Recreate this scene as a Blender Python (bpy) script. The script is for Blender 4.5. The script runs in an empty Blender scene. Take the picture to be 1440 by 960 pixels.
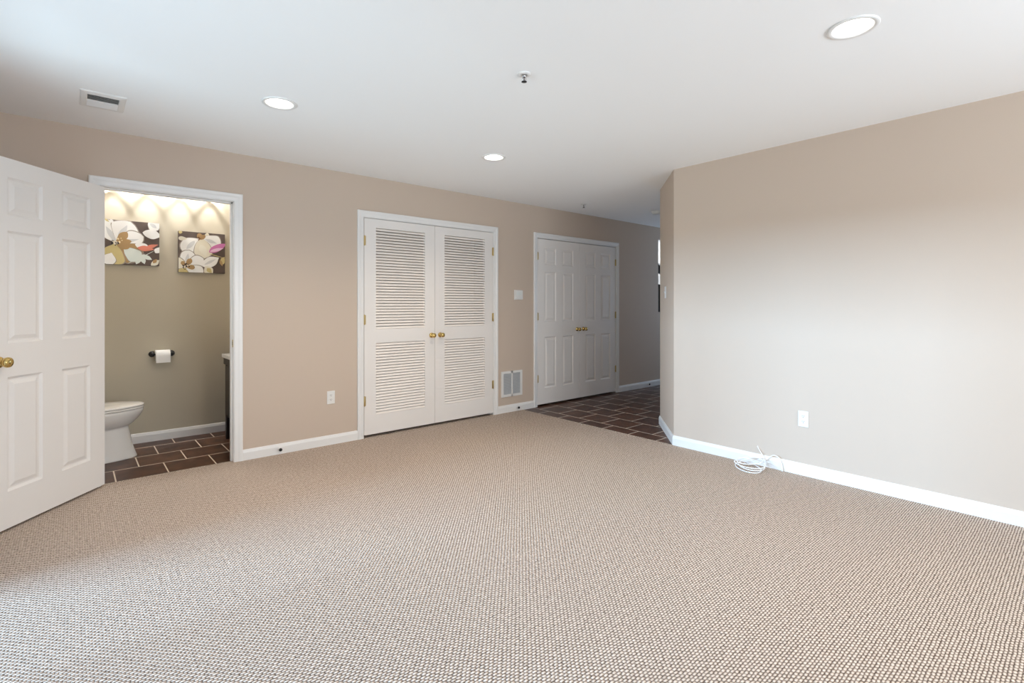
import bpy, math, random
from mathutils import Vector, Matrix
random.seed(7)
R = math.radians
C = bpy.context.scene.collection
SC = bpy.context.scene

# ------------------------------------------------------------------ camera, world, light, exposure
FPX, CY, YAW, CAMZ = 712.4, 428.16, 0.85858, 1.243
cd = bpy.data.cameras.new('camera')
cd.sensor_width = 36.0
cd.lens = FPX * 36.0 / 1440.0
cd.shift_y = -(480.0 - CY) / 1440.0
cd.clip_start = 0.02
cam = bpy.data.objects.new('camera', cd)
C.objects.link(cam)
cam.location = (0, 0, CAMZ)
cam.rotation_euler = (R(90), 0, YAW - R(90))
SC.camera = cam

SC.view_settings.view_transform = 'Standard'
SC.view_settings.look = 'None'
SC.view_settings.gamma = 1.0
SC.view_settings.use_curve_mapping = False
SC.view_settings.exposure = 0.36
SC.cycles.use_denoising = True
SC.cycles.max_bounces = 10
SC.cycles.diffuse_bounces = 8
SC.cycles.sample_clamp_indirect = 6.0

w = bpy.data.worlds.new('world')
SC.world = w
w.use_nodes = True
w.node_tree.nodes['Background'].inputs[0].default_value = (0.55, 0.72, 1.0, 1)
w.node_tree.nodes['Background'].inputs[1].default_value = 1.0


def light(name, kind, loc, energy, color, target=None, **kw):
    l = bpy.data.lights.new(name, kind)
    l.energy = energy
    l.color = color
    for k, v in kw.items():
        setattr(l, k, v)
    o = bpy.data.objects.new(name, l)
    C.objects.link(o)
    o.location = loc
    if target is not None:
        o.rotation_euler = (Vector(target) - Vector(loc)).to_track_quat('-Z', 'Y').to_euler()
    return o


# daylight through the sliding glass door in the left wall: low sky, and an added upward lamp standing in for patio bounce
light('daylight_patio', 'AREA', (-6.0, 3.7, 2.55), 1320, (0.41, 0.68, 1.0), (4.0, 1.9, 1.3),
      shape='RECTANGLE', size=2.6, size_y=0.9)
light('ceiling_fill_left', 'AREA', (-3.0, 2.1, -0.4), 125, (0.62, 0.86, 1.0), (1.8, 2.2, 2.44),
      shape='RECTANGLE', size=2.2, size_y=1.6)
# unseen fill lamps added outside the made-up window behind the camera
light('rear_fill', 'AREA', (2.0, -2.75, 1.45), 95, (0.80, 0.90, 1.0), (2.0, 3.0, 1.7),
      shape='RECTANGLE', size=2.6, size_y=1.3)
light('ceiling_fill_rear', 'AREA', (2.0, -5.6, -0.5), 370, (0.68, 0.84, 1.0), (2.0, 1.5, 2.44),
      shape='RECTANGLE', size=3.4, size_y=1.8)  # added low lamp aimed up to lift the ceiling
# daylight from the entry at the far end of the hall
light('daylight_entry', 'AREA', (8.9, 3.7, 1.4), 22, (0.46, 0.68, 1.0), (5.0, 3.7, 2.2),
      shape='RECTANGLE', size=0.9, size_y=1.6)
# daylight in the stairwell past the hall wall
light('daylight_stairwell', 'AREA', (8.3, 4.75, 2.3), 10, (0.85, 0.92, 1.0), (8.5, 5.5, 1.9),
      shape='RECTANGLE', size=0.8, size_y=0.5)


# ------------------------------------------------------------------ materials
def mat(name, col, rough=0.6, metal=0.0, spec=0.5):
    m = bpy.data.materials.new(name)
    m.use_nodes = True
    b = m.node_tree.nodes['Principled BSDF']
    b.inputs['Base Color'].default_value = (*col, 1)
    b.inputs['Roughness'].default_value = rough
    b.inputs['Metallic'].default_value = metal
    b.inputs['Specular IOR Level'].default_value = spec
    return m


def srgb(r, g, b):
    f = lambda c: (c / 255 / 12.92) if c <= 10 else ((c / 255 + 0.055) / 1.055) ** 2.4
    return (f(r), f(g), f(b))


class NT:
    def __init__(s, m):
        s.t = m.node_tree
        s.b = s.t.nodes['Principled BSDF']

    def n(s, kind, **kw):
        x = s.t.nodes.new(kind)
        for k, v in kw.items():
            if k.startswith('i_'):
                x.inputs[int(k[2:])].default_value = v
            else:
                setattr(x, k, v)
        return x

    def l(s, a, ao, b, bi):
        s.t.links.new(a.outputs[ao], b.inputs[bi])

    def math(s, op, a, b=None):
        x = s.t.nodes.new('ShaderNodeMath')
        x.operation = op
        for i, v in enumerate((a, b)):
            if v is None:
                continue
            if isinstance(v, (int, float)):
                x.inputs[i].default_value = v
            else:
                s.t.links.new(v, x.inputs[i])
        return x.outputs[0]


def paint(name, col, rough=0.75, bump=0.04, scale=180):
    m = mat(name, col, rough, 0, 0.25)
    t = NT(m)
    tc = t.n('ShaderNodeTexCoord')
    no = t.n('ShaderNodeTexNoise')
    no.inputs['Scale'].default_value = scale
    no.inputs['Detail'].default_value = 3
    bu = t.n('ShaderNodeBump')
    bu.inputs['Strength'].default_value = bump
    bu.inputs['Distance'].default_value = 0.002
    t.l(tc, 'Object', no, 'Vector')
    t.l(no, 'Fac', bu, 'Height')
    t.l(bu, 'Normal', t.b, 'Normal')
    return m


M_WALL = paint('beige_wall_paint', srgb(199, 182, 165))
M_BATHWALL = paint('olive_beige_wall_paint', srgb(190, 182, 163))
M_CEIL = paint('white_ceiling_paint', srgb(244, 243, 241), 0.9, 0.08, 120)
M_TRIM = mat('white_trim_enamel', srgb(230, 228, 224), 0.38)
M_DOOR = paint('white_door_enamel', srgb(231, 226, 220), 0.42, 0.02, 60)
M_LOUVER = mat('warm_white_louver_paint', srgb(242, 234, 225), 0.5)
M_PLASTIC = mat('white_plastic', srgb(226, 224, 219), 0.35)
M_SHADOWGAP = mat('dark_slot', srgb(24, 23, 22), 0.8)
M_BRASS = mat('polished_brass', srgb(214, 184, 116), 0.18, 1.0)
M_HINGE = mat('satin_brass', srgb(196, 172, 120), 0.35, 1.0)
M_CHROME = mat('chrome', srgb(200, 200, 202), 0.15, 1.0)
M_BLACK = mat('black_iron', srgb(22, 22, 24), 0.4)
M_RUBBER = mat('black_rubber', srgb(28, 27, 27), 0.7)
M_PORC = mat('white_porcelain', srgb(235, 232, 226), 0.12)
M_PAPER = paint('white_tissue_paper', srgb(238, 237, 234), 0.95, 0.2, 300)
M_WOOD = mat('espresso_wood', srgb(46, 38, 34), 0.4)
M_STONE = mat('white_cultured_marble', srgb(232, 230, 226), 0.2)
M_VENTDARK = mat('grey_duct_interior', srgb(96, 98, 98), 0.8)
M_GRILLEBACK = mat('grey_grille_backing', srgb(120, 122, 122), 0.8)
M_CABLE = mat('white_cable_jacket', srgb(240, 240, 240), 0.45)
M_RAIL = mat('black_stair_rail', srgb(14, 13, 13), 0.35)
M_CANVAS = mat('taupe_canvas', srgb(92, 80, 74), 0.85)
M_BRONZE = mat('dark_metal', srgb(60, 58, 56), 0.4, 0.8)


def emis(name, col, strength):
    m = mat(name, (0.8, 0.8, 0.8), 0.4)
    b = m.node_tree.nodes['Principled BSDF']
    b.inputs['Emission Color'].default_value = (*col, 1)
    b.inputs['Emission Strength'].default_value = strength
    return m


M_LENS = emis('lit_lamp_lens', (1.0, 0.95, 0.86), 6.0)
M_BULB = emis('lit_bulb', (1.0, 0.95, 0.88), 6.0)


def glass_pane():
    m = bpy.data.materials.new('clear_window_glass')
    m.use_nodes = True
    t = m.node_tree
    t.nodes.remove(t.nodes['Principled BSDF'])
    tr = t.nodes.new('ShaderNodeBsdfTransparent')
    gl = t.nodes.new('ShaderNodeBsdfGlossy')
    gl.inputs['Roughness'].default_value = 0.02
    mx = t.nodes.new('ShaderNodeMixShader')
    mx.inputs[0].default_value = 0.06
    t.links.new(tr.outputs[0], mx.inputs[1])
    t.links.new(gl.outputs[0], mx.inputs[2])
    t.links.new(mx.outputs[0], t.nodes['Material Output'].inputs[0])
    return m


M_GLASS = glass_pane()


def carpet():
    m = mat('berber_loop_carpet', (0.4, 0.35, 0.3), 0.95, 0, 0.1)
    t = NT(m)
    tc = t.n('ShaderNodeTexCoord')
    no = t.n('ShaderNodeTexNoise')
    no.inputs['Scale'].default_value = 26
    no.inputs['Detail'].default_value = 2
    t.l(tc, 'Object', no, 'Vector')
    mx = t.n('ShaderNodeVectorMath', operation='SUBTRACT')
    mx.inputs[1].default_value = (0.5, 0.5, 0.5)
    t.l(no, 'Color', mx, 0)
    sc = t.n('ShaderNodeVectorMath', operation='SCALE')
    sc.inputs['Scale'].default_value = 0.007
    t.l(mx, 'Vector', sc, 0)
    ad = t.n('ShaderNodeVectorMath', operation='ADD')
    t.l(tc, 'Object', ad, 0)
    t.l(sc, 'Vector', ad, 1)
    se = t.n('ShaderNodeSeparateXYZ')
    t.l(ad, 'Vector', se, 0)
    RH, LL = 0.0112, 0.020
    vy = t.math('DIVIDE', se.outputs[1], RH)
    row = t.math('FLOOR', vy)
    odd = t.math('FLOORED_MODULO', row, 2.0)
    ux = t.math('ADD', t.math('DIVIDE', se.outputs[0], LL), t.math('MULTIPLY', odd, 0.5))
    su = t.math('SINE', t.math('MULTIPLY', t.math('FRACT', ux), math.pi))
    sv = t.math('SINE', t.math('MULTIPLY', t.math('FRACT', vy), math.pi))
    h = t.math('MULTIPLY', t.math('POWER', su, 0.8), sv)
    # per loop tone
    wn = t.n('ShaderNodeTexNoise')
    wn.inputs['Scale'].default_value = 70
    wn.inputs['Detail'].default_value = 3
    t.l(tc, 'Object', wn, 'Vector')
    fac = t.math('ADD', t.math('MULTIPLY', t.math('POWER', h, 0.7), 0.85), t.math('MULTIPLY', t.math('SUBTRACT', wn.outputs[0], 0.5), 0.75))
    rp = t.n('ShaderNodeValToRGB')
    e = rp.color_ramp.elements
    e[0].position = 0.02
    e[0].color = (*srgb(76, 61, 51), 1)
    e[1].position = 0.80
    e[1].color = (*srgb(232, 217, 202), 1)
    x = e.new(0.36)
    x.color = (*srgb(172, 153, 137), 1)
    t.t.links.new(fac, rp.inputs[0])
    t.l(rp, 'Color', t.b, 'Base Color')
    bu = t.n('ShaderNodeBump')
    bu.inputs['Strength'].default_value = 1.0
    bu.inputs['Distance'].default_value = 0.004
    t.t.links.new(h, bu.inputs['Height'])
    t.l(bu, 'Normal', t.b, 'Normal')
    return m


M_CARPET = carpet()


def tile(name, ox, oy, swap):
    m = mat(name, (0.08, 0.05, 0.035), 0.36, 0, 0.3)
    t = NT(m)
    tc = t.n('ShaderNodeTexCoord')
    se = t.n('ShaderNodeSeparateXYZ')
    t.l(tc, 'Object', se, 0)
    co = t.n('ShaderNodeCombineXYZ')
    a, b = (1, 0) if swap else (0, 1)
    t.t.links.new(t.math('SUBTRACT', se.outputs[a], ox), co.inputs[0])
    t.t.links.new(t.math('SUBTRACT', se.outputs[b], oy), co.inputs[1])
    br = t.n('ShaderNodeTexBrick')
    br.offset = 0.5
    br.offset_frequency = 2
    br.inputs['Scale'].default_value = 1.0
    br.inputs['Mortar Size'].default_value = 0.0045
    br.inputs['Mortar Smooth'].default_value = 0.1
    br.inputs['Brick Width'].default_value = 0.31 if not swap else 0.31
    br.inputs['Row Height'].default_value = 0.31 if not swap else 0.305
    br.inputs['Color1'].default_value = (*srgb(76, 49, 35), 1)
    br.inputs['Color2'].default_value = (*srgb(92, 62, 44), 1)
    br.inputs['Mortar'].default_value = (*srgb(222, 208, 190), 1)
    t.l(co, 'Vector', br, 'Vector')
    no = t.n('ShaderNodeTexNoise')
    no.inputs['Scale'].default_value = 9
    no.inputs['Detail'].default_value = 6
    t.l(tc, 'Object', no, 'Vector')
    rp = t.n('ShaderNodeValToRGB')
    rp.color_ramp.elements[0].position = 0.35
    rp.color_ramp.elements[0].color = (0.62, 0.60, 0.60, 1)
    rp.color_ramp.elements[1].position = 0.72
    rp.color_ramp.elements[1].color = (1.3, 1.2, 1.12, 1)
    t.l(no, 'Fac', rp, 0)
    mu = t.n('ShaderNodeMix', data_type='RGBA', blend_type='MULTIPLY')
    mu.inputs[0].default_value = 1.0
    t.t.links.new(br.outputs['Color'], mu.inputs[6])
    t.t.links.new(rp.outputs['Color'], mu.inputs[7])
    mm = t.n('ShaderNodeMix', data_type='RGBA')
    t.t.links.new(br.outputs['Fac'], mm.inputs[0])
    t.t.links.new(mu.outputs[2], mm.inputs[6])
    mm.inputs[7].default_value = (*srgb(222, 208, 190), 1)
    t.t.links.new(mm.outputs[2], t.b.inputs['Base Color'])
    inv = t.math('SUBTRACT', 1.0, br.outputs['Fac'])
    bu = t.n('ShaderNodeBump')
    bu.inputs['Strength'].default_value = 0.5
    bu.inputs['Distance'].default_value = 0.003
    t.t.links.new(inv, bu.inputs['Height'])
    t.l(bu, 'Normal', t.b, 'Normal')
    return m


M_TILE_BATH = tile('brown_bathroom_tile', 0.065, 4.51 - 3.1, False)
M_TILE_HALL = tile('brown_hall_tile', 2.80 - 6.2, 3.89 - 6.1, True)


# ------------------------------------------------------------------ mesh helpers
class MB:
    def __init__(s):
        s.v, s.f, s.m, s.sm = [], [], [], []

    def add(s, vs, fs, mi=0, smooth=False):
        o = len(s.v)
        s.v += [tuple(p) for p in vs]
        for f in fs:
            s.f.append([i + o for i in f])
            s.m.append(mi)
            s.sm.append(smooth)
        return s

    def box(s, x0, x1, y0, y1, z0, z1, mi=0):
        vs = [(x, y, z) for x in (x0, x1) for y in (y0, y1) for z in (z0, z1)]
        fs = [(0, 1, 3, 2), (4, 6, 7, 5), (0, 4, 5, 1), (2, 3, 7, 6), (0, 2, 6, 4), (1, 5, 7, 3)]
        return s.add(vs, fs, mi)

    def loft(s, rings, cap=True, mi=0, smooth=True, closed=True):
        n = len(rings[0])
        vs = [p for r in rings for p in r]
        fs = []
        for i in range(len(rings) - 1):
            for j in range(n if closed else n - 1):
                k = (j + 1) % n
                fs.append((i * n + j, i * n + k, (i + 1) * n + k, (i + 1) * n + j))
        s.add(vs, fs, mi, smooth)
        if cap:
            s.add(rings[0], [tuple(range(n))[::-1]], mi)
            s.add(rings[-1], [tuple(range(n))], mi)
        return s

    def lathe(s, prof, c=(0, 0, 0), axis='z', seg=24, mi=0, cap=True, smooth=True):
        rings = []
        for r, h in prof:
            ring = []
            for j in range(seg):
                a = 2 * math.pi * j / seg
                u, v = r * math.cos(a), r * math.sin(a)
                if axis == 'z':
                    p = (u, v, h)
                elif axis == 'y':
                    p = (u, h, v)
                else:
                    p = (h, u, v)
                ring.append((p[0] + c[0], p[1] + c[1], p[2] + c[2]))
            rings.append(ring)
        return s.loft(rings, cap, mi, smooth)

    def tube(s, pts, r, seg=8, closed=False, mi=0):
        pts = [Vector(p) for p in pts]
        n = len(pts)
        rings = []
        up = Vector((0, 0, 1))
        prev = None
        for i in range(n):
            if closed:
                d = pts[(i + 1) % n] - pts[i - 1]
            else:
                d = pts[min(i + 1, n - 1)] - pts[max(i - 1, 0)]
            d.normalize()
            if prev is None:
                a = d.orthogonal().normalized() if abs(d.z) > 0.99 else d.cross(up).normalized()
            else:
                a = (prev - d * prev.dot(d)).normalized()
            prev = a
            b = d.cross(a)
            rings.append([pts[i] + a * (r * math.cos(2 * math.pi * j / seg)) + b * (r * math.sin(2 * math.pi * j / seg)) for j in range(seg)])
        if closed:
            rings.append(rings[0])
        return s.loft(rings, not closed, mi)

    def sweep(s, pts, prof, mi=0, caps=True):
        """prof = list of (out, z); pts = plan polyline; out is to the right of travel."""
        rings = []
        n = len(pts)
        for i in range(n):
            p = Vector(pts[i])
            d0 = (p - Vector(pts[i - 1])).normalized() if i > 0 else None
            d1 = (Vector(pts[i + 1]) - p).normalized() if i < n - 1 else None
            nr = lambda d: Vector((d.y, -d.x))
            if d0 is None:
                m, k = nr(d1), 1
            elif d1 is None:
                m, k = nr(d0), 1
            else:
                m = (nr(d0) + nr(d1)).normalized()
                k = 1 / max(0.2, m.dot(nr(d0)))
            rings.append([(p.x + m.x * k * o, p.y + m.y * k * o, z) for o, z in prof])
        return s.loft(rings, caps, mi, False)

    def build(s, name, mats, parent=None, loc=(0, 0, 0), rotz=0.0, bevel=0.0, bseg=2, weld=True):
        me = bpy.data.meshes.new(name)
        me.from_pydata(s.v, [], s.f)
        if not isinstance(mats, (list, tuple)):
            mats = [mats]
        for m in mats:
            me.materials.append(m)
        for p, mi, sm in zip(me.polygons, s.m, s.sm):
            p.material_index = mi
            p.use_smooth = sm
        import bmesh
        bm = bmesh.new()
        bm.from_mesh(me)
        if weld:
            bmesh.ops.remove_doubles(bm, verts=bm.verts, dist=1e-6)
        bmesh.ops.recalc_face_normals(bm, faces=bm.faces)
        bm.to_mesh(me)
        bm.free()
        o = bpy.data.objects.new(name, me)
        C.objects.link(o)
        o.location = loc
        o.rotation_euler = (0, 0, rotz)
        if parent:
            o.parent = parent
        if bevel > 0:
            b = o.modifiers.new('bevel', 'BEVEL')
            b.width = bevel
            b.segments = bseg
            b.limit_method = 'ANGLE'
            b.angle_limit = R(40)
        return o


def tag(o, label, cat, group=None, kind=None):
    o['label'] = label
    o['category'] = cat
    if group:
        o['group'] = group
    if kind:
        o['kind'] = kind
    return o


def thing(name, label, cat, loc=(0, 0, 0), rotz=0.0, group=None, kind=None):
    o = bpy.data.objects.new(name, None)
    o.empty_display_size = 0.05
    C.objects.link(o)
    o.location = loc
    o.rotation_euler = (0, 0, rotz)
    return tag(o, label, cat, group, kind)


def struct(name, mb, m, label=None, cat=None, **kw):
    o = mb.build(name, m, **kw)
    o['kind'] = 'structure'
    if label:
        o['label'] = label
        o['category'] = cat
    return o


def dup(root, loc, rotz=None, label=None):
    r = root.copy()
    C.objects.link(r)
    r.location = loc
    if rotz is not None:
        r.rotation_euler = (0, 0, rotz)
    if label:
        r['label'] = label
    for ch in list(root.children):
        c = ch.copy()
        C.objects.link(c)
        c.parent = r
        for g in list(ch.children):
            d = g.copy()
            C.objects.link(d)
            d.parent = c
    return r


# ------------------------------------------------------------------ room shell
D, XR, H = 4.466, 4.022, 2.44
T = 0.12
XL, YF = -0.75, -2.6
CH0, CH1 = (4.022, 2.463), (4.629, 2.994)
BATH = (0.135, 0.950)
CLO = (2.035, 3.573)
HCL = (4.262, 5.790)
DOORH = 2.055
YB = 5.645
BX0, BX1 = -0.30, 1.52

# floors
struct('floor_carpet', MB().box(XL, 4.02, YF, D, -0.10, 0.0).box(BATH[0], BATH[1], D, D + 0.038, -0.10, 0.0)
       .box(1.60, 4.02, D, 5.3, -0.10, -0.001), M_CARPET,
       'beige loop pile berber carpet covering the main room floor', 'carpet')
mb = MB().box(4.02, 10.0, -0.2, D, -0.10, -0.002).box(4.03, 6.0, D, 5.3, -0.10, -0.002)
struct('floor_hall', mb, M_TILE_HALL, 'dark brown hall floor tile with pale grout beyond the carpet edge', 'tile floor')
struct('floor_bathroom', MB().box(BX0 - .1, BX1 + .02, D + 0.038, YB + .1, -0.10, -0.002), M_TILE_BATH,
       'dark brown bathroom floor tile with pale grout lines', 'tile floor')

# ceiling with round holes for the recessed cans
CANS = [(2.545, 0.694), (0.922, 3.183), (2.577, 3.213)]
CAN_R = 0.078


def ceiling(x0, x1, y0, y1, holes, r, z):
    mb = MB()
    s = r + 0.03

    def quad(a0, a1, b0, b1):
        if a1 - a0 > 1e-6 and b1 - b0 > 1e-6:
            mb.add([(a0, b0, z), (a1, b0, z), (a1, b1, z), (a0, b1, z)], [(0, 1, 2, 3)])

    def fill(a0, a1, b0, b1, hs):
        if not hs:
            return quad(a0, a1, b0, b1)
        if len(hs) == 1:
            hx, hy = hs[0]
            quad(a0, hx - s, b0, b1)
            quad(hx + s, a1, b0, b1)
            quad(hx - s, hx + s, b0, hy - s)
            quad(hx - s, hx + s, hy + s, b1)
            n = 32
            inner, outer = [], []
            for k in range(n):
                an = 2 * math.pi * k / n
                c, sn = math.cos(an), math.sin(an)
                q = max(abs(c), abs(sn))
                inner.append((hx + r * c, hy + r * sn, z))
                outer.append((hx + s * c / q, hy + s * sn / q, z))
            top = [(p[0], p[1], z + 0.10) for p in inner]
            for k in range(n):
                k2 = (k + 1) % n
                mb.add([outer[k], outer[k2], inner[k2], inner[k]], [(0, 1, 2, 3)])
                mb.add([inner[k], inner[k2], top[k2], top[k]], [(0, 1, 2, 3)])
            return
        for ax in (1, 0):
            o = sorted(hs, key=lambda h: h[ax])
            for i in range(len(o) - 1):
                if o[i + 1][ax] - o[i][ax] > 2 * s:
                    cut = (o[i][ax] + o[i + 1][ax]) / 2
                    if ax:
                        fill(a0, a1, b0, cut, o[:i + 1])
                        fill(a0, a1, cut, b1, o[i + 1:])
                    else:
                        fill(a0, cut, b0, b1, o[:i + 1])
                        fill(cut, a1, b0, b1, o[i + 1:])
                    return

    fill(x0, x1, y0, y1, holes)
    mb.box(x0, x1, y0, y1, z + 0.11, z + 0.2)
    return mb


struct('ceiling', ceiling(XL - .15, 10.1, YF - .15, 5.9, CANS, CAN_R, H), M_CEIL,
       'smooth white painted ceiling over the whole room', 'ceiling', weld=False)

# back wall (the long wall with the doorway and the closets)
mb = MB()
OH = DOORH + 0.02
for x0, x1 in ((XL - T, BATH[0] - .02), (BATH[1] + .02, CLO[0] - .02), (CLO[1] + .02, HCL[0] - .02), (HCL[1] + .02, 6.854), (7.95, 10.0)):
    mb.box(x0, x1, D, D + T, -0.05, H + .02)
for x0, x1 in (BATH, CLO, HCL):
    mb.box(x0 - .02, x1 + .02, D, D + T, OH, H + .02)
mb.box(6.854, 7.95, D, D + T, -0.05, 1.125)
mb.box(6.854, 7.95, D, D + T, 2.27, H + .02)
struct('wall_back', mb, M_WALL, 'long beige wall with the bathroom doorway and two closets', 'wall', weld=False)

# right wall, angled corner and hall side
mb = MB()
mb.box(XR, XR + T, YF - T, CH0[1], -0.05, H + .02)
dx, dy = CH1[0] - CH0[0], CH1[1] - CH0[1]
vs = [(CH0[0], CH0[1]), (CH1[0], CH1[1]), (CH1[0] + .1, CH1[1] - .1), (CH0[0] + .12, CH0[1])]
mb.add([(x, y, z) for z in (-0.05, H + .02) for x, y in vs],
       [(3, 2, 1, 0), (4, 5, 6, 7), (0, 1, 5, 4), (1, 2, 6, 5), (2, 3, 7, 6), (3, 0, 4, 7)])
mb.box(CH1[0], 9.2, CH1[1] - T, CH1[1], -0.05, H + .02)
struct('wall_right', mb, M_WALL, 'plain beige wall on the right with an angled corner into the hall', 'wall', weld=False)

# left wall with the glass door, front wall with an added window opening, hall end
GD = (1.45, 3.25)
mb = MB()
mb.box(XL - T, XL, YF - T, GD[0], -0.05, H + .02)
mb.box(XL - T, XL, GD[1], D, -0.05, H + .02)
mb.box(XL - T, XL, GD[0], GD[1], 2.05, H + .02)
struct('wall_left', mb, M_WALL, 'beige wall with the sliding glass door', 'wall', weld=False)
FW = (0.7, 3.3, 0.75, 2.1)
mb = MB()
mb.box(XL - T, FW[0], YF - T, YF, -0.05, H + .02)
mb.box(FW[1], XR + T, YF - T, YF, -0.05, H + .02)
mb.box(FW[0], FW[1], YF - T, YF, -0.05, FW[2])
mb.box(FW[0], FW[1], YF - T, YF, FW[3], H + .02)
struct('wall_front', mb, M_WALL, 'beige wall behind the viewer with an added window opening', 'wall', weld=False)
mb = MB().box(9.0, 9.12, CH1[1], D, -0.05, H + .02)
struct('wall_hall_end', mb, M_WALL, 'far end wall of the hall', 'wall')

# rooms behind the back wall
mb = MB()
mb.box(BX0 - T, BX1 + T, YB, YB + T, -0.05, H + .02)
mb.box(BX0 - T, BX0, D + T, YB, -0.05, H + .02)
mb.box(BX1, BX1 + .06, D + T, YB, -0.05, H + .02)
struct('wall_bathroom', mb, M_BATHWALL, 'olive beige painted bathroom wall', 'wall', weld=False)
mb = MB()
mb.box(1.60, 6.2, 5.3, 5.4, -0.05, H + .02)
mb.box(1.58, 1.66, D + T, 5.3, -0.05, H + .02)
mb.box(3.92, 4.0, D + T, 5.3, -0.05, H + .02)
mb.box(6.1, 6.2, D + T, 5.3, -0.05, H + .02)
struct('wall_closet', mb, M_WALL, 'beige closet inner wall', 'wall', weld=False)
mb = MB()
mb.box(6.5, 10.0, 5.5, 5.62, -0.05, 3.0)
mb.box(9.88, 10.0, D + T, 5.5, -0.05, H)
struct('wall_stairwell', mb, M_TRIM, 'bright stairwell wall glimpsed past the hall wall', 'wall', weld=False)

# glass door (daylight source), and an unseen window added for fill light
mb = MB()
for y0, y1 in ((GD[0], GD[0] + .06), (GD[1] - .06, GD[1]), ((GD[0] + GD[1]) / 2 - .03, (GD[0] + GD[1]) / 2 + .03)):
    mb.box(XL - .09, XL - .02, y0, y1, 0.0, 2.05)
mb.box(XL - .09, XL - .02, GD[0], GD[1], 1.99, 2.05)
mb.box(XL - .09, XL - .02, GD[0], GD[1], 0.0, 0.05)
o = struct('door_6', mb, M_TRIM, 'white framed sliding glass door in the left wall', 'glass door', weld=False)
MB().box(XL - .06, XL - .054, GD[0] + .03, GD[1] - .03, 0.03, 2.02).build('glass_pane', M_GLASS, o)
mb = MB()
for x0, x1 in ((FW[0], FW[0] + .05), (FW[1] - .05, FW[1]), ((FW[0] + FW[1]) / 2 - .025, (FW[0] + FW[1]) / 2 + .025)):
    mb.box(x0, x1, YF - .09, YF - .02, FW[2], FW[3])
mb.box(FW[0], FW[1], YF - .09, YF - .02, FW[2], FW[2] + .05)
mb.box(FW[0], FW[1], YF - .09, YF - .02, FW[3] - .05, FW[3])
o = struct('fill_window_1', mb, M_TRIM, 'white framed window added unseen behind the viewer for fill light', 'window', weld=False)
MB().box(FW[0] + .02, FW[1] - .02, YF - .06, YF - .055, FW[2] + .02, FW[3] - .02).build('glass_pane', M_GLASS, o)

# ------------------------------------------------------------------ trim: casings, jambs, baseboards
CAS = [(0.004, 0.0), (0.004, 0.009), (0.010, 0.011), (0.030, 0.012), (0.044, 0.017), (0.058, 0.018), (0.064, 0.014), (0.064, 0.0)]


def casing(name, x0, x1, zt, label):
    mb = MB()
    rings = []
    for sx, zz in ((x0, 0), (x0, 1), (x1, 1), (x1, 0)):
        ring = []
        for o, p in CAS:
            x = sx - o if sx == x0 else sx + o
            ring.append((x, D - p, (zt + o) if zz else 0.0))
        rings.append(ring)
    mb.loft(rings, True, 0, False)
    # jamb lining
    j = MB()
    mb.box(x0 - .02, x0, D - .001, D + T + .001, 0, zt + .02)
    mb.box(x1, x1 + .02, D - .001, D + T + .001, 0, zt + .02)
    mb.box(x0 - .02, x1 + .02, D - .001, D + T + .001, zt, zt + .02)
    # stops behind the door leaf
    mb.box(x0, x0 + .011, D + .040, D + .075, 0, zt)
    mb.box(x1 - .011, x1, D + .040, D + .075, 0, zt)
    mb.box(x0, x1, D + .040, D + .075, zt - .011, zt)
    return struct(name, mb, M_TRIM, label, 'door casing', weld=False)


t1 = casing('trim_1', BATH[0], BATH[1], DOORH, 'white door casing around the bathroom doorway')
t2 = casing('trim_2', CLO[0], CLO[1], DOORH, 'white casing around the louvered closet doors')
t3 = casing('trim_3', HCL[0], HCL[1], DOORH, 'white casing around the six panel closet doors by the hall')
mb = MB().box(BATH[1] - .0025, BATH[1], D + .012, D + .036, 0.905, 0.965).box(BATH[1] - .003, BATH[1] - .0006, D + .017, D + .031, 0.92, 0.95, 1)
mb.build('strike_plate', [M_HINGE, M_SHADOWGAP], t1)

BASE = [(0.0, -0.002), (0.013, -0.002), (0.013, 0.060), (0.010, 0.070), (0.007, 0.082), (0.003, 0.085), (0.0, 0.085)]


def baseboard(name, runs, label):
    mb = MB()
    for pts in runs:
        mb.sweep(pts, BASE)
    return struct(name, mb, M_TRIM, label, 'baseboard', weld=False)


baseboard('baseboard_back', [[(XL, D), (BATH[0] - .064, D)], [(BATH[1] + .064, D), (CLO[0] - .064, D)],
                             [(CLO[1] + .064, D), (HCL[0] - .064, D)], [(HCL[1] + .064, D), (8.99, D)]],
          'white baseboard along the long back wall')
baseboard('baseboard_right', [[(8.99, CH1[1]), CH1, CH0, (XR, YF)]], 'white baseboard along the right wall and its angled corner')
baseboard('baseboard_left', [[(XL, YF), (XL, GD[0])], [(XL, GD[1]), (XL, D)]], 'white baseboard on the left wall')
baseboard('baseboard_front', [[(XR, YF), (XL, YF)]], 'white baseboard on the wall behind the viewer')
baseboard('baseboard_bathroom', [[(BX0, D + T), (BX0, YB), (BX1, YB)]], 'white baseboard in the bathroom')


# ------------------------------------------------------------------ door hardware
def knob(parent, loc, rotz=0.0, big=1.0, m=M_BRASS):
    mb = MB()
    b = big
    mb.lathe([(0.001, 0.0), (0.031 * b, 0.0), (0.031 * b, -0.004), (0.026 * b, -0.009), (0.012 * b, -0.012), (0.011 * b, -0.026),
              (0.016 * b, -0.031), (0.0255 * b, -0.038), (0.0285 * b, -0.048), (0.027 * b, -0.057), (0.020 * b, -0.063), (0.010 * b, -0.0655), (0.0005, -0.066)],
             axis='y', seg=28)
    return mb.build('door_knob', m, parent, loc, rotz)


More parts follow.
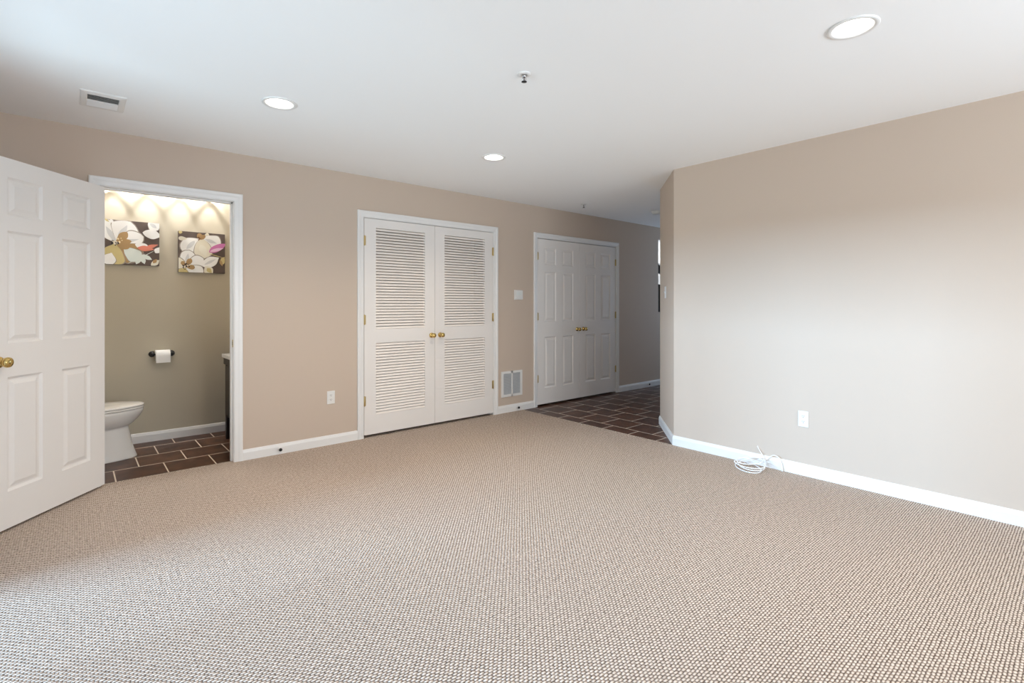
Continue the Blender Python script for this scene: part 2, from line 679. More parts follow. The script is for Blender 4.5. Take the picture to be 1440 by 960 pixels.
def hinge(parent, x, z, side):
    """barrel hinge on the face of a closed leaf"""
    mb = MB()
    mb.lathe([(0.0005, -0.048), (0.004, -0.047), (0.0065, -0.044), (0.0065, 0.044), (0.004, 0.047), (0.0005, 0.048)], c=(x, -0.0035, z), seg=12)
    mb.box(min(x, x + side * .016), max(x, x + side * .016), -0.0022, 0.0, z - .044, z + .044)
    return mb.build('hinge', M_HINGE, parent)


def panel_leaf(W, z0, z1, cols, rows, th=0.035):
    """moulded panel door: face at y=0, back at y=th; x from 0 to W"""
    mb = MB()
    xs = sorted({0, W, *[c for p in cols for c in p]})
    zs = sorted({z0, z1, *[c for p in rows for c in p]})
    PROF = [(0.0, 0.0), (0.005, 0.004), (0.013, 0.0105), (0.022, 0.0105), (0.044, 0.0018)]
    for face in (0, 1):
        def P(x, z, d):
            return (x, d, z) if face == 0 else (x, th - d, z)
        for i in range(len(xs) - 1):
            for j in range(len(zs) - 1):
                a, b, c, d = xs[i], xs[i + 1], zs[j], zs[j + 1]
                if (a, b) in cols and (c, d) in rows:
                    rings = []
                    for o, dep in PROF:
                        rings.append([P(a + o, c + o, dep), P(b - o, c + o, dep), P(b - o, d - o, dep), P(a + o, d - o, dep)])
                    mb.loft(rings, False, 0, False)
                    mb.add(rings[-1], [(0, 1, 2, 3)])
                else:
                    mb.add([P(a, c, 0), P(b, c, 0), P(b, d, 0), P(a, d, 0)], [(0, 1, 2, 3)])
    for (a, b) in (((0, z0), (W, z0)), ((W, z0), (W, z1)), ((W, z1), (0, z1)), ((0, z1), (0, z0))):
        mb.add([(a[0], 0, a[1]), (b[0], 0, b[1]), (b[0], th, b[1]), (a[0], th, a[1])], [(0, 1, 2, 3)])
    return mb


ROWS = [(0.215, 0.845), (1.030, 1.650), (1.735, 1.945)]

# open bathroom door: local x runs from the free edge to the hinge edge, face at y=0 looks at the room
ang = R(51.02)
W1 = 0.81
hx, hy = 0.156, 4.452
o = panel_leaf(W1, 0.014, 2.048, [(0.118, 0.335), (0.468, 0.686)], ROWS).build(
    'door_1', M_DOOR, loc=(hx - W1 * math.cos(ang), hy - W1 * math.sin(ang), 0), rotz=ang, bevel=0.0015)
tag(o, 'white six panel bathroom door standing wide open into the room', 'door', kind='structure')
knob(o, (0.068, 0.0, 0.931))
knob(o, (0.068, 0.035, 0.931), R(180))
for z in (0.30, 1.05, 1.80):
    mb = MB().lathe([(0.0005, -0.045), (0.0065, -0.043), (0.0065, 0.043), (0.0005, 0.045)], c=(W1 + .004, 0.035, z), seg=12)
    mb.box(W1, W1 + .0015, 0.006, 0.035, z - .044, z + .044)
    mb.build('hinge', M_HINGE, o)


# louvered closet doors
def louver_leaf(name, x0, x1, hinge_side, label):
    W = x1 - x0
    z0, z1 = 0.026, 2.050
    st = 0.117
    bays = [(0.204, 0.880), (1.012, 1.968)]
    mb = MB()
    th = 0.032
    mb.box(0, st, 0, th, z0, z1).box(W - st, W, 0, th, z0, z1)
    for a, b in ((z0, bays[0][0]), (bays[0][1], bays[1][0]), (bays[1][1], z1)):
        mb.box(st, W - st, 0, th, a, b)
    o = mb.build(name, M_DOOR, loc=(x0, D - 0.004, 0), weld=False)
    tag(o, label, 'louvered door', kind='structure')
    for a, b in bays:
        m = MB()
        n = round((b - a) / 0.0275)
        p = (b - a) / n
        for i in range(n):
            zb = a + i * p
            # slat: front lower edge near the face, back upper edge inside
            y0, y1 = 0.003, 0.016
            t = 0.0065
            m.add([(x, y, z) for x in (st, W - st) for (y, z) in
                   ((y0, zb + .0015), (y0 + .002, zb + .0015 + t), (y1, zb + p - .0036), (y1, zb + p - .0036 - t))],
                  [(0, 1, 2, 3), (7, 6, 5, 4), (0, 4, 5, 1), (1, 5, 6, 2), (2, 6, 7, 3), (3, 7, 4, 0)])
        m.build('louver_panel', M_LOUVER, o, weld=False)
    kx = W - 0.040 if hinge_side < 0 else 0.062
    knob(o, (kx, 0, 0.930), 0, 0.85)
    for z in (0.343, 1.102, 1.840):
        hinge(o, -0.001 if hinge_side < 0 else W + .001, z, -hinge_side)
    return o


louver_leaf('door_2', CLO[0] + .003, 2.8035, -1, 'left leaf of the white louvered closet doors')
louver_leaf('door_3', 2.8065, CLO[1] - .003, 1, 'right leaf of the white louvered closet doors')


def six_leaf(name, x0, x1, hinge_side, label):
    W = x1 - x0
    o = panel_leaf(W, 0.022, 2.048, [(0.118, 0.323), (W - 0.323, W - 0.118)], ROWS).build(name, M_DOOR, loc=(x0, D - 0.003, 0), bevel=0.001)
    tag(o, label, 'door', kind='structure')
    knob(o, (W - 0.045 if hinge_side < 0 else 0.075, 0, 0.923), 0, 0.85)
    for z in (0.338, 1.098, 1.836):
        hinge(o, -0.001 if hinge_side < 0 else W + .001, z, -hinge_side)
    return o


six_leaf('door_4', HCL[0] + .003, 5.0245, -1, 'left leaf of the white six panel closet doors by the hall')
six_leaf('door_5', 5.0275, HCL[1] - .003, 1, 'right leaf of the white six panel closet doors by the hall')


# ------------------------------------------------------------------ ceiling fittings
def downlight(loc, label):
    t = thing('recessed_light', label, 'ceiling light', loc, 0, 'recessed ceiling lights')
    MB().lathe([(0.076, 0.004), (0.098, 0.003), (0.098, -0.003), (0.094, -0.006), (0.080, -0.006), (0.075, -0.002), (0.076, 0.004)], seg=40, cap=False).build('trim_ring', M_TRIM, t)
    MB().lathe([(0.0755, -0.002), (0.073, 0.010), (0.069, 0.032), (0.0685, 0.034)], seg=40, cap=False).build('baffle', M_TRIM, t)
    MB().lathe([(0.0005, 0.024), (0.030, 0.0245), (0.055, 0.027), (0.0685, 0.032), (0.0685, 0.040), (0.0005, 0.040)], seg=40).build('lens', M_LENS, t)
    return t


dl = downlight((CANS[0][0], CANS[0][1], H), 'lit recessed ceiling light nearest the right wall')
dup(dl, (CANS[1][0], CANS[1][1], H), None, 'lit recessed ceiling light nearest the ceiling air vent')
dup(dl, (CANS[2][0], CANS[2][1], H), None, 'lit recessed ceiling light over the louvered closet doors')
for x, y in CANS:
    light('downlight_beam', 'SPOT', (x, y, H + 0.015), 54, (1.0, 0.84, 0.67), (x, y, 0), spot_size=R(140), spot_blend=0.9, shadow_soft_size=0.05)

# ceiling register
vt = thing('ceiling_vent', 'white ceiling air vent with a dark slot near the open door', 'vent', (0.126, 3.830, H))
mb = MB()
ox, oy, ix, iy = 0.104, 0.146, 0.071, 0.103
rings = [[(-a, -b, z), (a, -b, z), (a, b, z), (-a, b, z)] for a, b, z in
         ((ox, oy, 0.0), (ox, oy, -0.002), (ox - .006, oy - .006, -0.006), (ix + .004, iy + .004, -0.010), (ix, iy, -0.008), (ix, iy, -0.0005))]
mb.loft(rings, False, 0, False)
mb.build('frame', M_TRIM, vt)
MB().box(-ix, ix, -iy, iy, -0.0012, -0.0006).build('duct_opening', M_VENTDARK, vt)
for i in range(10):
    y = -iy + .005 + i * 0.0215
    s = -1 if i < 5 else 1
    m = MB()
    yo = 0.006 * s
    m.add([(x, y + dy2, z) for x in (-ix, ix) for dy2, z in ((-yo, -0.0012), (-yo + .0014, -0.0012), (yo * 1.2 + .0014, -0.0095), (yo * 1.2, -0.0095))],
          [(0, 1, 2, 3), (7, 6, 5, 4), (0, 4, 5, 1), (1, 5, 6, 2), (2, 6, 7, 3), (3, 7, 4, 0)])
    m.build('blade', M_TRIM, vt)
MB().box(-ix, ix, -.003, .003, -0.0095, -0.001).build('divider', M_TRIM, vt)


def sprinkler(loc, label):
    t = thing('fire_sprinkler', label, 'sprinkler', loc, 0, 'ceiling fire sprinklers')
    MB().lathe([(0.014, 0.0), (0.036, 0.0), (0.036, -0.002), (0.031, -0.006), (0.018, -0.008), (0.014, -0.003), (0.014, 0.0)], seg=28, cap=False).build('escutcheon', M_TRIM, t)
    m = MB().lathe([(0.0005, 0.0), (0.009, 0.0), (0.009, -0.016), (0.006, -0.018), (0.0005, -0.018)], seg=16)
    for s in (-1, 1):
        m.tube([(s * .008, 0, -0.014), (s * .011, 0, -0.024), (s * .008, 0, -0.034), (0, 0, -0.040)], 0.002, 6)
    m.build('frame_arms', M_CHROME, t)
    MB().lathe([(0.0005, -0.018), (0.0025, -0.018), (0.0025, -0.038), (0.0005, -0.038)], seg=10).build('heat_bulb', mat('dark_glass_bulb', srgb(60, 30, 28), 0.1), t)
    m = MB().lathe([(0.0005, -0.039), (0.014, -0.040), (0.0145, -0.0415), (0.0005, -0.042)], seg=18)
    m.build('deflector', M_BRONZE, t)
    return t


sp = sprinkler((1.767, 1.950, H), 'small fire sprinkler in the middle of the ceiling, nearest the viewer')
dup(sp, (4.596, 4.013, H), None, 'small fire sprinkler on the ceiling above the six panel closet doors')
sd = thing('smoke_detector', 'round smoke detector on the dim hall ceiling beside the angled corner', 'smoke detector', (5.66, 3.71, H))
MB().lathe([(0.0005, 0.0), (0.070, 0.0), (0.070, -0.008), (0.066, -0.011), (0.0005, -0.011)], seg=32).build('base', M_PLASTIC, sd)
MB().lathe([(0.064, -0.011), (0.064, -0.015), (0.060, -0.030), (0.045, -0.038), (0.0005, -0.040)], seg=32, cap=True).build('cover', M_PLASTIC, sd)


# ------------------------------------------------------------------ wall fittings
def outlet(loc, rotz, label):
    t = thing('wall_outlet', label, 'outlet', loc, rotz, 'white duplex wall outlets')
    MB().box(-.035, .035, -.0055, 0, -.0575, .0575).build('cover_plate', M_PLASTIC, t, bevel=.003)
    for s in (-1, 1):
        m = MB()
        zc = s * .0195
        ring = [(0.0165 * max(-1, min(1, 1.25 * math.cos(a))) / 1.0, 0.0145 * math.sin(a)) for a in [2 * math.pi * k / 24 for k in range(24)]]
        m.loft([[(x, -.0054, zc + z) for x, z in ring], [(x, -.0075, zc + z) for x, z in ring]], True, 0, False)
        r = m.build('socket', M_PLASTIC, t)
        q = MB().box(-.0075, -.0052, -.0079, -.0070, zc - .001, zc + .0075).box(.0052, .0075, -.0079, -.0070, zc, zc + .0068)
        q.lathe([(0.0005, -.0070), (0.0026, -.0070), (0.0026, -.0079), (0.0005, -.0079)], c=(0, 0, zc - .0065), axis='y', seg=10)
        q.build('socket_slot', M_SHADOWGAP, r, weld=False)
    MB().lathe([(0.0005, -.0054), (0.003, -.0054), (0.003, -.0064), (0.0005, -.0066)], axis='y', seg=10).build('screw', M_PLASTIC, t)
    return t


ou = outlet((1.7255, D, 0.418), 0, 'white duplex outlet on the back wall between doorway and louvered doors')
dup(ou, (XR, 1.4065, 0.410), R(-90), 'white duplex outlet low on the plain right wall')

sw_dir = Vector((dx, dy)).normalized()
swp = Vector(CH0) + sw_dir * 0.45
sw = thing('light_switch', 'white light switch on the angled corner wall', 'light switch', (swp.x, swp.y, 1.362), math.atan2(-sw_dir.y, -sw_dir.x))
MB().box(-.035, .035, -.0055, 0, -.0575, .0575).build('cover_plate', M_PLASTIC, sw, bevel=.003)
m = MB().box(-.005, .005, -.0062, -.005, -.012, .012)
m.add([(x, y, z) for x in (-.004, .004) for y, z in ((-.006, -.008), (-.006, .006), (-.017, .010), (-.016, .004))],
      [(0, 1, 2, 3), (7, 6, 5, 4), (0, 4, 5, 1), (1, 5, 6, 2), (2, 6, 7, 3), (3, 7, 4, 0)])
m.build('toggle', M_PLASTIC, sw, weld=False)
for s in (-1, 1):
    MB().lathe([(0.0005, -.0054), (0.003, -.0054), (0.003, -.0064), (0.0005, -.0066)], c=(0, 0, s * .030), axis='y', seg=10).build('screw', M_PLASTIC, sw)

th = thing('thermostat', 'small white thermostat on the wall between the two closets', 'thermostat', (3.949, D, 1.357))
MB().box(-.062, .062, -.006, 0, -.058, .058).build('back_plate', M_PLASTIC, th, bevel=.003)
b_ = MB().box(-.056, .056, -.026, -.006, -.053, .053).build('housing', M_PLASTIC, th, bevel=.004)
MB().box(-.036, .036, -.0268, -.0255, -.004, .036).build('display', mat('pale_grey_screen', srgb(222, 224, 219), 0.3), b_, bevel=.001)
for i in range(3):
    MB().box(-.030 + i * .024, -.016 + i * .024, -.0275, -.0255, -.034, -.024).build('button', mat('grey_button', srgb(220, 219, 215), 0.4), b_, bevel=.001)

rg = thing('return_air_grille', 'white two bay return air grille low on the wall between the closets', 'vent', (3.850, D, 0.327))
mb = MB()
gw, gh = 0.160, 0.147
for a in ((-gw, -gw + .032, -gh, gh), (gw - .032, gw, -gh, gh), (-.009, .009, -gh, gh)):
    mb.box(a[0], a[1], -.010, 0, a[2], a[3])
mb.box(-gw + .032, gw - .032, -.010, 0, -gh, -gh + .026).box(-gw + .032, gw - .032, -.010, 0, gh - .026, gh)
mb.build('frame', M_PLASTIC, rg, weld=False)
for x0, x1 in ((-gw + .032, -.009), (.009, gw - .032)):
    MB().box(x0, x1, -.0015, -.0005, -gh + .026, gh - .026).build('backing', M_GRILLEBACK, rg)
    m = MB()
    n = 22
    for i in range(n):
        z = -gh + .026 + (i + .5) * (2 * gh - .052) / n
        m.add([(x, y, zz) for x in (x0, x1) for y, zz in ((-.009, z - .0042), (-.009, z - .0030), (-.0016, z + .0036), (-.0016, z + .0024))],
              [(0, 1, 2, 3), (7, 6, 5, 4), (0, 4, 5, 1), (1, 5, 6, 2), (2, 6, 7, 3), (3, 7, 4, 0)])
    m.build('louver_blades', mat('grey_white_louver', srgb(196, 197, 197), 0.5), rg, weld=False)


def door_stop(loc, rotz, label):
    t = thing('door_stop', label, 'door stop', loc, rotz, 'baseboard door stops')
    MB().lathe([(0.0005, 0.0), (0.014, 0.0), (0.014, -0.003), (0.009, -0.007), (0.0005, -0.008)], axis='y', seg=18).build('mount', M_TRIM, t)
    MB().lathe([(0.0060, -0.006), (0.0060, -0.026)], axis='y', seg=12).build('rod', M_TRIM, t)
    MB().lathe([(0.0005, -0.024), (0.0115, -0.024), (0.0130, -0.028), (0.0130, -0.034), (0.010, -0.038), (0.0005, -0.0385)], axis='y', seg=18).build('rubber_tip', M_RUBBER, t)
    return t


ds = door_stop((1.290, D - .013, 0.043), 0, 'black tipped door stop on the baseboard beside the bathroom doorway')
dup(ds, (3.925, D - .013, 0.042), None, 'black tipped door stop on the baseboard under the return air grille')
dup(ds, (6.56, D - .013, 0.043), None, 'black tipped door stop on the hall baseboard beyond the six panel doors')


# ------------------------------------------------------------------ cable on the carpet
def smooth(pts, n=10, closed=False):
    out = []
    P = [Vector(p) for p in pts]
    m = len(P)
    rng = range(m) if closed else range(m - 1)
    for i in rng:
        g = lambda k: P[k % m] if closed else P[max(0, min(m - 1, k))]
        p0, p1, p2, p3 = g(i - 1), g(i), g(i + 1), g(i + 2)
        for j in range(n):
            t = j / n
            out.append(0.5 * ((2 * p1) + (p2 - p0) * t + (2 * p0 - 5 * p1 + 4 * p2 - p3) * t * t + (3 * p1 - p0 - 3 * p2 + p3) * t ** 3))
    if not closed:
        out.append(P[-1])
    return out


pts = []
random.seed(3)
# four loose coils on the floor leaning on the baseboard, then a tail up to the wall
for i in range(4):
    cxx = 3.872 + random.uniform(-.018, .018)
    cyy = 1.735 + random.uniform(-.02, .02)
    tilt = 0.04 + i * 0.10
    ra, rb = 0.122 - i * .012 + random.uniform(-.012, .012), 0.078 - i * .008 + random.uniform(-.010, .010)
    rot = 0.9 + i * 0.35
    for k in range(10):
        a = 2 * math.pi * k / 10
        u, v = ra * math.cos(a), rb * math.sin(a)
        x, y = u * math.cos(rot) - v * math.sin(rot), u * math.sin(rot) + v * math.cos(rot)
        z = 0.006 + i * .006 + max(0, (x + .10)) * tilt
        pts.append((min(cxx + x, 4.002 - .012), cyy + y, z))
pts += [(3.975, 1.70, 0.07), (3.985, 1.665, 0.055), (3.99, 1.640, 0.080), (3.993, 1.605, 0.105), (3.995, 1.570, 0.098), (3.996, 1.548, 0.055), (3.992, 1.540, 0.008)]
cb = MB().tube(smooth(pts, 6), 0.0035, 8).build('cable', M_CABLE)
tag(cb, 'loose coil of white cable lying on the carpet against the right baseboard', 'cable')
pts = [(3.96, 1.655, 0.005), (3.985, 1.665, 0.05), (4.0, 1.69, 0.09), (4.012, 1.72, 0.125), (4.0185, 1.735, 0.145)]
MB().tube(smooth(pts, 6), 0.003, 8).build('cable_tail', M_CABLE, cb)
MB().lathe([(0.0005, 0), (0.005, 0), (0.0055, 0.006), (0.0055, 0.018), (0.004, 0.022), (0.0005, 0.022)], c=(3.992, 1.540, -0.0), seg=10).build('connector', M_PLASTIC, cb)

# ------------------------------------------------------------------ bathroom
# toilet: local x points away from the tank wall
TX, TY = BX0, 5.205
to = thing('toilet', 'white porcelain toilet with closed lid behind the open bathroom door', 'toilet', (TX, TY, 0))


def egg(x0, x1, hw, z, n=36, back=2.6, front=2.0):
    xm = x0 + (x1 - x0) * 0.48
    ring = []
    for k in range(n):
        a = 2 * math.pi * k / n
        c, s = math.cos(a), math.sin(a)
        e = front if c > 0 else back
        cc = math.copysign(abs(c) ** (2 / e), c)
        ss = math.copysign(abs(s) ** (2 / e), s)
        ring.append((xm + (x1 - xm if c > 0 else xm - x0) * cc, hw * ss, z))
    return ring


mb = MB()
mb.loft([egg(0.14, 0.692, 0.132, -0.002), egg(0.14, 0.692, 0.132, 0.006), egg(0.145, 0.683, 0.127, 0.03), egg(0.15, 0.662, 0.120, 0.10), egg(0.15, 0.648, 0.114, 0.18),
         egg(0.15, 0.636, 0.110, 0.242), egg(0.15, 0.632, 0.110, 0.254), egg(0.14, 0.638, 0.124, 0.259), egg(0.13, 0.668, 0.148, 0.282), egg(0.11, 0.702, 0.171, 0.320), egg(0.10, 0.726, 0.181, 0.355),
         egg(0.10, 0.735, 0.184, 0.375), egg(0.10, 0.735, 0.184, 0.388), egg(0.105, 0.728, 0.178, 0.394)])
mb.build('bowl', M_PORC, to)
mb = MB().loft([egg(0.16, 0.734, 0.180, 0.396), egg(0.155, 0.739, 0.185, 0.400), egg(0.155, 0.739, 0.185, 0.408), egg(0.16, 0.734, 0.180, 0.412)])
mb.build('seat', M_PORC, to)
mb = MB().loft([egg(0.15, 0.734, 0.180, 0.414), egg(0.145, 0.740, 0.186, 0.417), egg(0.145, 0.738, 0.184, 0.427), egg(0.16, 0.715, 0.165, 0.434), egg(0.25, 0.60, 0.08, 0.437)])
mb.build('lid', M_PORC, to)
MB().box(0.02, 0.185, -.20, .20, 0.37, 0.72).build('tank', M_PORC, to, bevel=.02, bseg=4)
MB().box(0.012, 0.195, -.21, .21, 0.72, 0.755).build('tank_lid', M_PORC, to, bevel=.01, bseg=3)
m = MB().lathe([(0.0005, 0), (0.012, 0), (0.012, 0.01), (0.0005, 0.012)], c=(0.185, -.15, 0.66), axis='x', seg=14)
m.box(0.192, 0.200, -.155, -.085, 0.653, 0.666)
m.build('flush_lever', M_CHROME, to, weld=False)

# toilet paper holder and roll
RX, RZ, RY = 0.608, 0.792, YB - 0.062
hp = thing('toilet_paper_holder', 'black wall mounted toilet paper holder on the bathroom wall', 'paper holder', (RX, YB, RZ))
for s in (-1, 1):
    m = MB().lathe([(0.0005, 0), (0.027, 0), (0.027, -.005), (0.022, -.010), (0.010, -.014), (0.009, -.046), (0.015, -.050), (0.0185, -.062), (0.015, -.074), (0.0005, -.078)],
                   c=(s * .074, 0, 0), axis='y', seg=20)
    m.build('post', M_BLACK, hp)
MB().lathe([(0.007, -.070), (0.007, .070)], c=(0, -.062, 0), axis='x', seg=14).build('roller', M_BLACK, hp)
m = MB()
m.lathe([(0.020, -.055), (0.050, -.055), (0.0505, -.053), (0.0505, .053), (0.050, .055), (0.020, .055), (0.020, -.055)], axis='x', seg=36, cap=False)
m.box(-.054, .054, -.0515, -.0500, -.062, 0.0)
rl = m.build('toilet_paper_roll', M_PAPER, loc=(RX, RY, RZ - .012), weld=False)
tag(rl, 'white toilet paper roll on the black holder', 'toilet paper')

# vanity, only its edge shows past the door jamb
va = thing('bathroom_vanity', 'dark wood vanity with white top just behind the doorway jamb', 'vanity', (1.062, 4.64, 0))
VW, VY = BX1 - 1.062 - .004, 0.68
MB().box(0.012, VW, 0, VY, 0.20, 0.745).build('cabinet', M_WOOD, va, bevel=.003)
for y0, y1 in ((0, .05), (VY - .05, VY)):
    for x0, x1 in ((0, .05), (VW - .05, VW)):
        MB().box(x0, x1, y0, y1, -0.002, 0.745).build('leg', M_WOOD, va, bevel=.003)
MB().box(-.024, VW, -.02, VY + .024, 0.752, 0.785).build('countertop', M_STONE, va, bevel=.004)
MB().box(-.012, VW, -.01, VY + .012, 0.690, 0.752).build('apron', M_WOOD, va, bevel=.003)
for y0, y1 in ((.055, VY / 2 - .003), (VY / 2 + .003, VY - .055)):
    d_ = MB().box(-.004, .016, y0, y1, 0.23, 0.68).build('cabinet_door', M_WOOD, va, bevel=.003)
    yk = y1 - .03 if y0 < .1 else y0 + .03
    MB().lathe([(0.0005, -.024), (0.010, -.022), (0.012, -.016), (0.006, -.010), (0.006, -.003)], c=(0, yk, 0.58), axis='x', seg=14).build('door_pull', M_CHROME, d_)

# canvases
random.seed(11)


def canvas(name, x0, x1, z0, z1, label, petals, dots):
    cx, cz = (x0 + x1) / 2, (z0 + z1) / 2
    w_, h_ = x1 - x0, z1 - z0
    t = thing(name, label, 'wall art', (cx, YB, cz), 0, 'floral canvases')
    MB().box(-w_ / 2, w_ / 2, -.035, 0, -h_ / 2, h_ / 2).build('canvas', M_CANVAS, t, bevel=.002)
    mats, mi = [], {}
    m = MB()
    lay = 0.0003

    def idx(c):
        if c not in mi:
            mi[c] = len(mats)
            mats.append(mat('paint_%d_%d_%d' % c, srgb(*c), 0.8))
        return mi[c]

    def P(u, v):
        u, v = min(max(u, 0.0), 1.0), min(max(v, 0.0), 1.0)
        return ((u - .5) * w_, -.0352 - lay, (.5 - v) * h_)
    full = []
    for q in petals:
        if q[6] and q[4] >= 0.24:      # darker painted edge under each big petal
            du, dv = q[2] - q[0], q[3] - q[1]
            full.append((q[0], q[1], q[2] + du * .035, q[3] + dv * .035, q[4] + .035, (150, 142, 134), True))
        full.append(q)
    for (bu, bv, tu, tv, wd, col, blunt) in full:
        L = math.hypot(tu - bu, tv - bv)
        ax = ((tu - bu) / L, (tv - bv) / L)
        pr = (-ax[1], ax[0])
        n = 16
        left, right = [], []
        for k in range(n + 1):
            s = k / n
            prof = (math.sin(math.pi * s ** (1.35 if blunt else 0.85))) ** (0.62 if blunt else 0.95)
            if blunt:
                prof = max(prof, 0.10 * (1 - s))
            wob = 1 + 0.07 * math.sin(9 * s + bu * 40)
            hw = wd / 2 * prof * wob
            px, py = bu + ax[0] * L * s, bv + ax[1] * L * s
            left.append(P(px + pr[0] * hw, py + pr[1] * hw))
            right.append(P(px - pr[0] * hw, py - pr[1] * hw))
        mm = idx(col)
        for k in range(n):
            m.add([left[k], left[k + 1], right[k + 1], right[k]], [(0, 1, 2, 3)], mm)
        lay += 0.00012
    for (u, v, r, col, n) in dots:
        mm = idx(col)
        for k in range(n):
            a, q = random.uniform(0, 6.28), random.uniform(0, r)
            s = random.uniform(.008, .02)
            c0 = (u + q * math.cos(a), v + q * math.sin(a))
            m.add([P(c0[0] + s * math.cos(b), c0[1] + s * math.sin(b)) for b in [2 * math.pi * i / 7 for i in range(7)]], [tuple(range(7))], mm)
            lay += 0.00001
    m.build('painted_flowers', mats, t, weld=False)
    return t


WH, CRM, TAN, OLV, PNK, COR, MAG, GRN, DRK = (238, 239, 238), (226, 222, 206), (168, 138, 96), (196, 182, 130), (222, 196, 190), (214, 132, 112), (196, 116, 172), (216, 226, 222), (44, 38, 40)
GRY = (208, 211, 213)
canvas('floral_canvas', 0.196, 0.586, 1.595, 1.984, 'dark canvas of white flowers with a coral bud, above the toilet',
       [(.20, .50, -.06, .02, .40, WH, True), (.20, .50, .02, .16, .10, GRY, False), (.22, .48, .46, .02, .50, WH, True), (.24, .46, .40, .10, .12, GRY, False), (.24, .50, .70, .34, .36, WH, True),
        (.24, .52, .62, .40, .08, GRY, False),
        (.22, .55, .66, .86, .46, TAN, True), (.34, .62, .64, .88, .30, GRN, True), (.18, .55, .08, 1.04, .48, OLV, True), (.12, .75, .03, 1.02, .26, WH, True),
        (.20, .52, .40, .26, .16, TAN, True), (.20, .52, .48, .46, .12, TAN, True), (.20, .52, .44, .62, .14, TAN, True),
        (.80, -.05, .98, .16, .26, WH, True), (.82, .02, .95, .12, .08, GRY, False), (.68, .24, 1.05, .30, .22, WH, False), (.54, .52, .86, .64, .17, WH, False), (.58, .60, .90, .62, .12, COR, False),
        (.72, .60, .98, .50, .08, COR, False), (.40, .98, .74, .72, .018, GRN, False), (.60, .86, .94, .62, .014, GRN, False), (.64, .80, .56, .98, .11, GRN, False), (.66, .78, .72, .97, .10, GRN, False), (.66, .76, .86, .86, .10, GRN, False),
        (.92, .70, 1.02, .56, .12, WH, False), (.84, 1.0, 1.0, .86, .12, CRM, False), (.88, .94, .95, .84, .07, TAN, False), (.10, -.02, .16, .12, .05, WH, False), (.0, .0, .08, .06, .04, OLV, False)],
       [(.17, .51, .07, DRK, 26), (.17, .51, .09, CRM, 10), (.24, .44, .07, (236, 220, 180), 8)])
canvas('floral_canvas', 0.733, 1.119, 1.548, 1.932, 'dark canvas of white flowers with a magenta bud, nearer the doorway jamb',
       [(.44, .16, .10, .52, .44, WH, True), (.34, .22, .16, .44, .10, GRY, False), (.52, .10, .66, .10, .20, CRM, True), (.50, .12, .90, .28, .34, WH, True), (.56, .16, .82, .25, .08, GRY, False), (.48, .14, .54, .64, .40, CRM, True), (.46, .30, .58, .58, .16, (230, 228, 214), False),
        (.44, .18, .44, .02, .12, TAN, True), (.44, .18, .56, .06, .10, TAN, True),
        (.14, .88, .22, .46, .32, WH, True), (.16, .80, .20, .54, .08, GRY, False), (.16, .88, .52, .64, .30, WH, True), (.16, .90, .52, 1.02, .32, WH, True), (.14, .90, -.10, .70, .26, CRM, True), (.14, .90, .06, 1.08, .24, OLV, True),
        (.16, .86, .26, .66, .12, TAN, True), (.16, .86, .34, .88, .12, TAN, True), (.16, .86, .06, .74, .10, TAN, True),
        (.50, .84, .86, .60, .26, WH, False), (.54, .80, .80, .64, .06, GRY, False), (.56, .84, .72, 1.06, .20, CRM, False), (.60, .88, .70, 1.0, .10, OLV, False),
        (.64, .48, 1.02, .24, .18, MAG, False), (.66, .46, .96, .36, .08, (226, 190, 216), False), (.64, .52, .96, .60, .02, OLV, False), (.93, .78, .98, .60, .08, OLV, False), (.90, .68, .99, .58, .07, OLV, False), (.88, .66, .94, .82, .06, TAN, False),
        (-.02, .18, .18, .18, .10, CRM, False), (.0, .03, .08, .03, .08, OLV, False)],
       [(.15, .86, .08, DRK, 26), (.16, .86, .10, CRM, 10), (.44, .16, .05, (120, 84, 54), 12)])

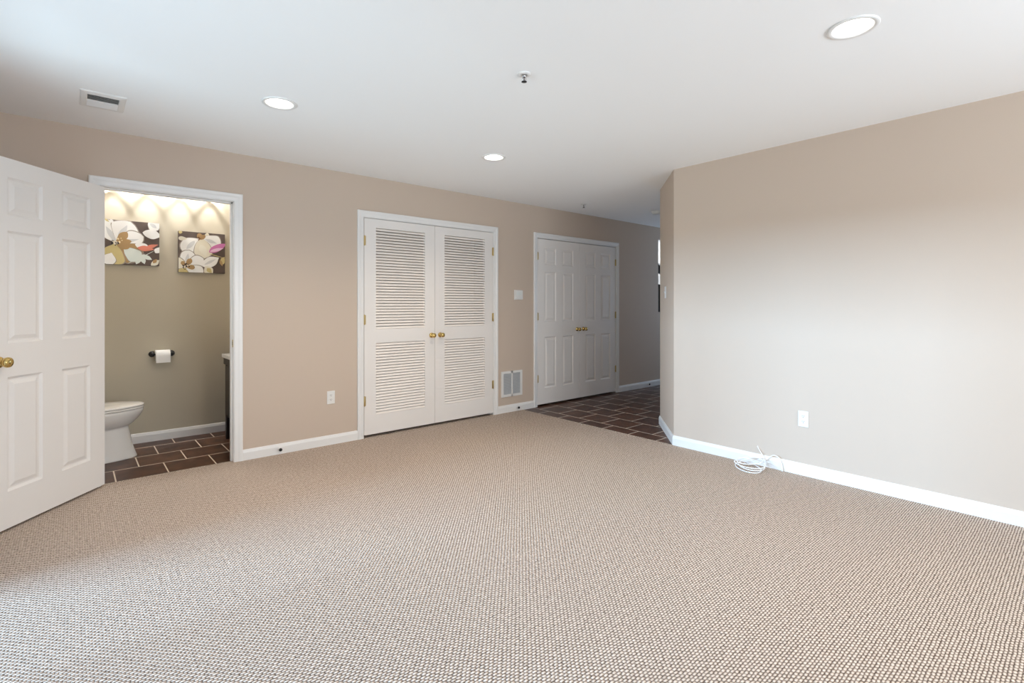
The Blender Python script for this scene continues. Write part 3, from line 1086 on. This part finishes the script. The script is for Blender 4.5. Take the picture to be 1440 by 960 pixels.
# bathroom wall light: four small downward lamps on a bar above the canvases
vl = thing('bathroom_wall_light', 'four lamp bar light high on the bathroom wall above the canvases', 'wall light', (0.622, YB, 2.405))
MB().box(-.46, .46, -.014, 0, -.022, .022).build('back_bar', M_CHROME, vl, bevel=.004)
LX = [-.367, -.1225, .1225, .367]
for x in LX:
    MB().lathe([(0.012, 0.030), (0.012, 0.016), (0.014, 0.014), (0.014, 0.012)], c=(x, -.080, -.012), seg=14).build('socket', M_CHROME, vl)
    MB().tube([(x, -.012, 0.0), (x, -.045, 0.004), (x, -.080, 0.008)], .006, 8).build('arm', M_CHROME, vl)
    ring = [(x + .037 * math.cos(a), -.080 + .037 * math.sin(a), -.092) for a in [2 * math.pi * k / 24 for k in range(24)]]
    MB().tube(ring, .0065, 8, True).build('shade_ring', M_BRONZE, vl)
    m = MB()
    for s in (0, 1, 2):
        a = 2 * math.pi * s / 3 + .5
        m.tube([(x + .013 * math.cos(a), -.080 + .013 * math.sin(a), -.010), (x + .037 * math.cos(a), -.080 + .037 * math.sin(a), -.092)], .0012, 6)
    m.build('shade_wire', M_BRONZE, vl, weld=False)
    light('bathroom_bulb', 'POINT', (0.622 + x, YB - .080, 2.405 - .008), 11, (1.0, 0.99, 0.98), shadow_soft_size=0.004)

# ------------------------------------------------------------------ stair rail past the hall wall
sr = thing('stair_rail', 'black stair handrail glimpsed past the end of the hall wall', 'handrail', (7.7, 5.0, 0))
m = MB()
m.tube([(-.6, 0, 2.07), (.7, 0, 1.63)], .075, 10)
m.build('upper_rail', M_RAIL, sr)
m = MB()
m.add([(x, y, z) for y in (-.03, .03) for x, z in ((-.9, 1.0), (.9, 1.0), (.9, 1.50), (-.9, 1.68))],
      [(3, 2, 1, 0), (4, 5, 6, 7), (0, 1, 5, 4), (1, 2, 6, 5), (2, 3, 7, 6), (3, 0, 4, 7)])
m.build('lower_panel', M_RAIL, sr)
MB().box(.80, .88, -.04, .04, 0.0, 1.9).build('newel_post', M_RAIL, sr)
MB().box(-.88, -.80, -.04, .04, 0.0, 2.1).build('newel_post', M_RAIL, sr)
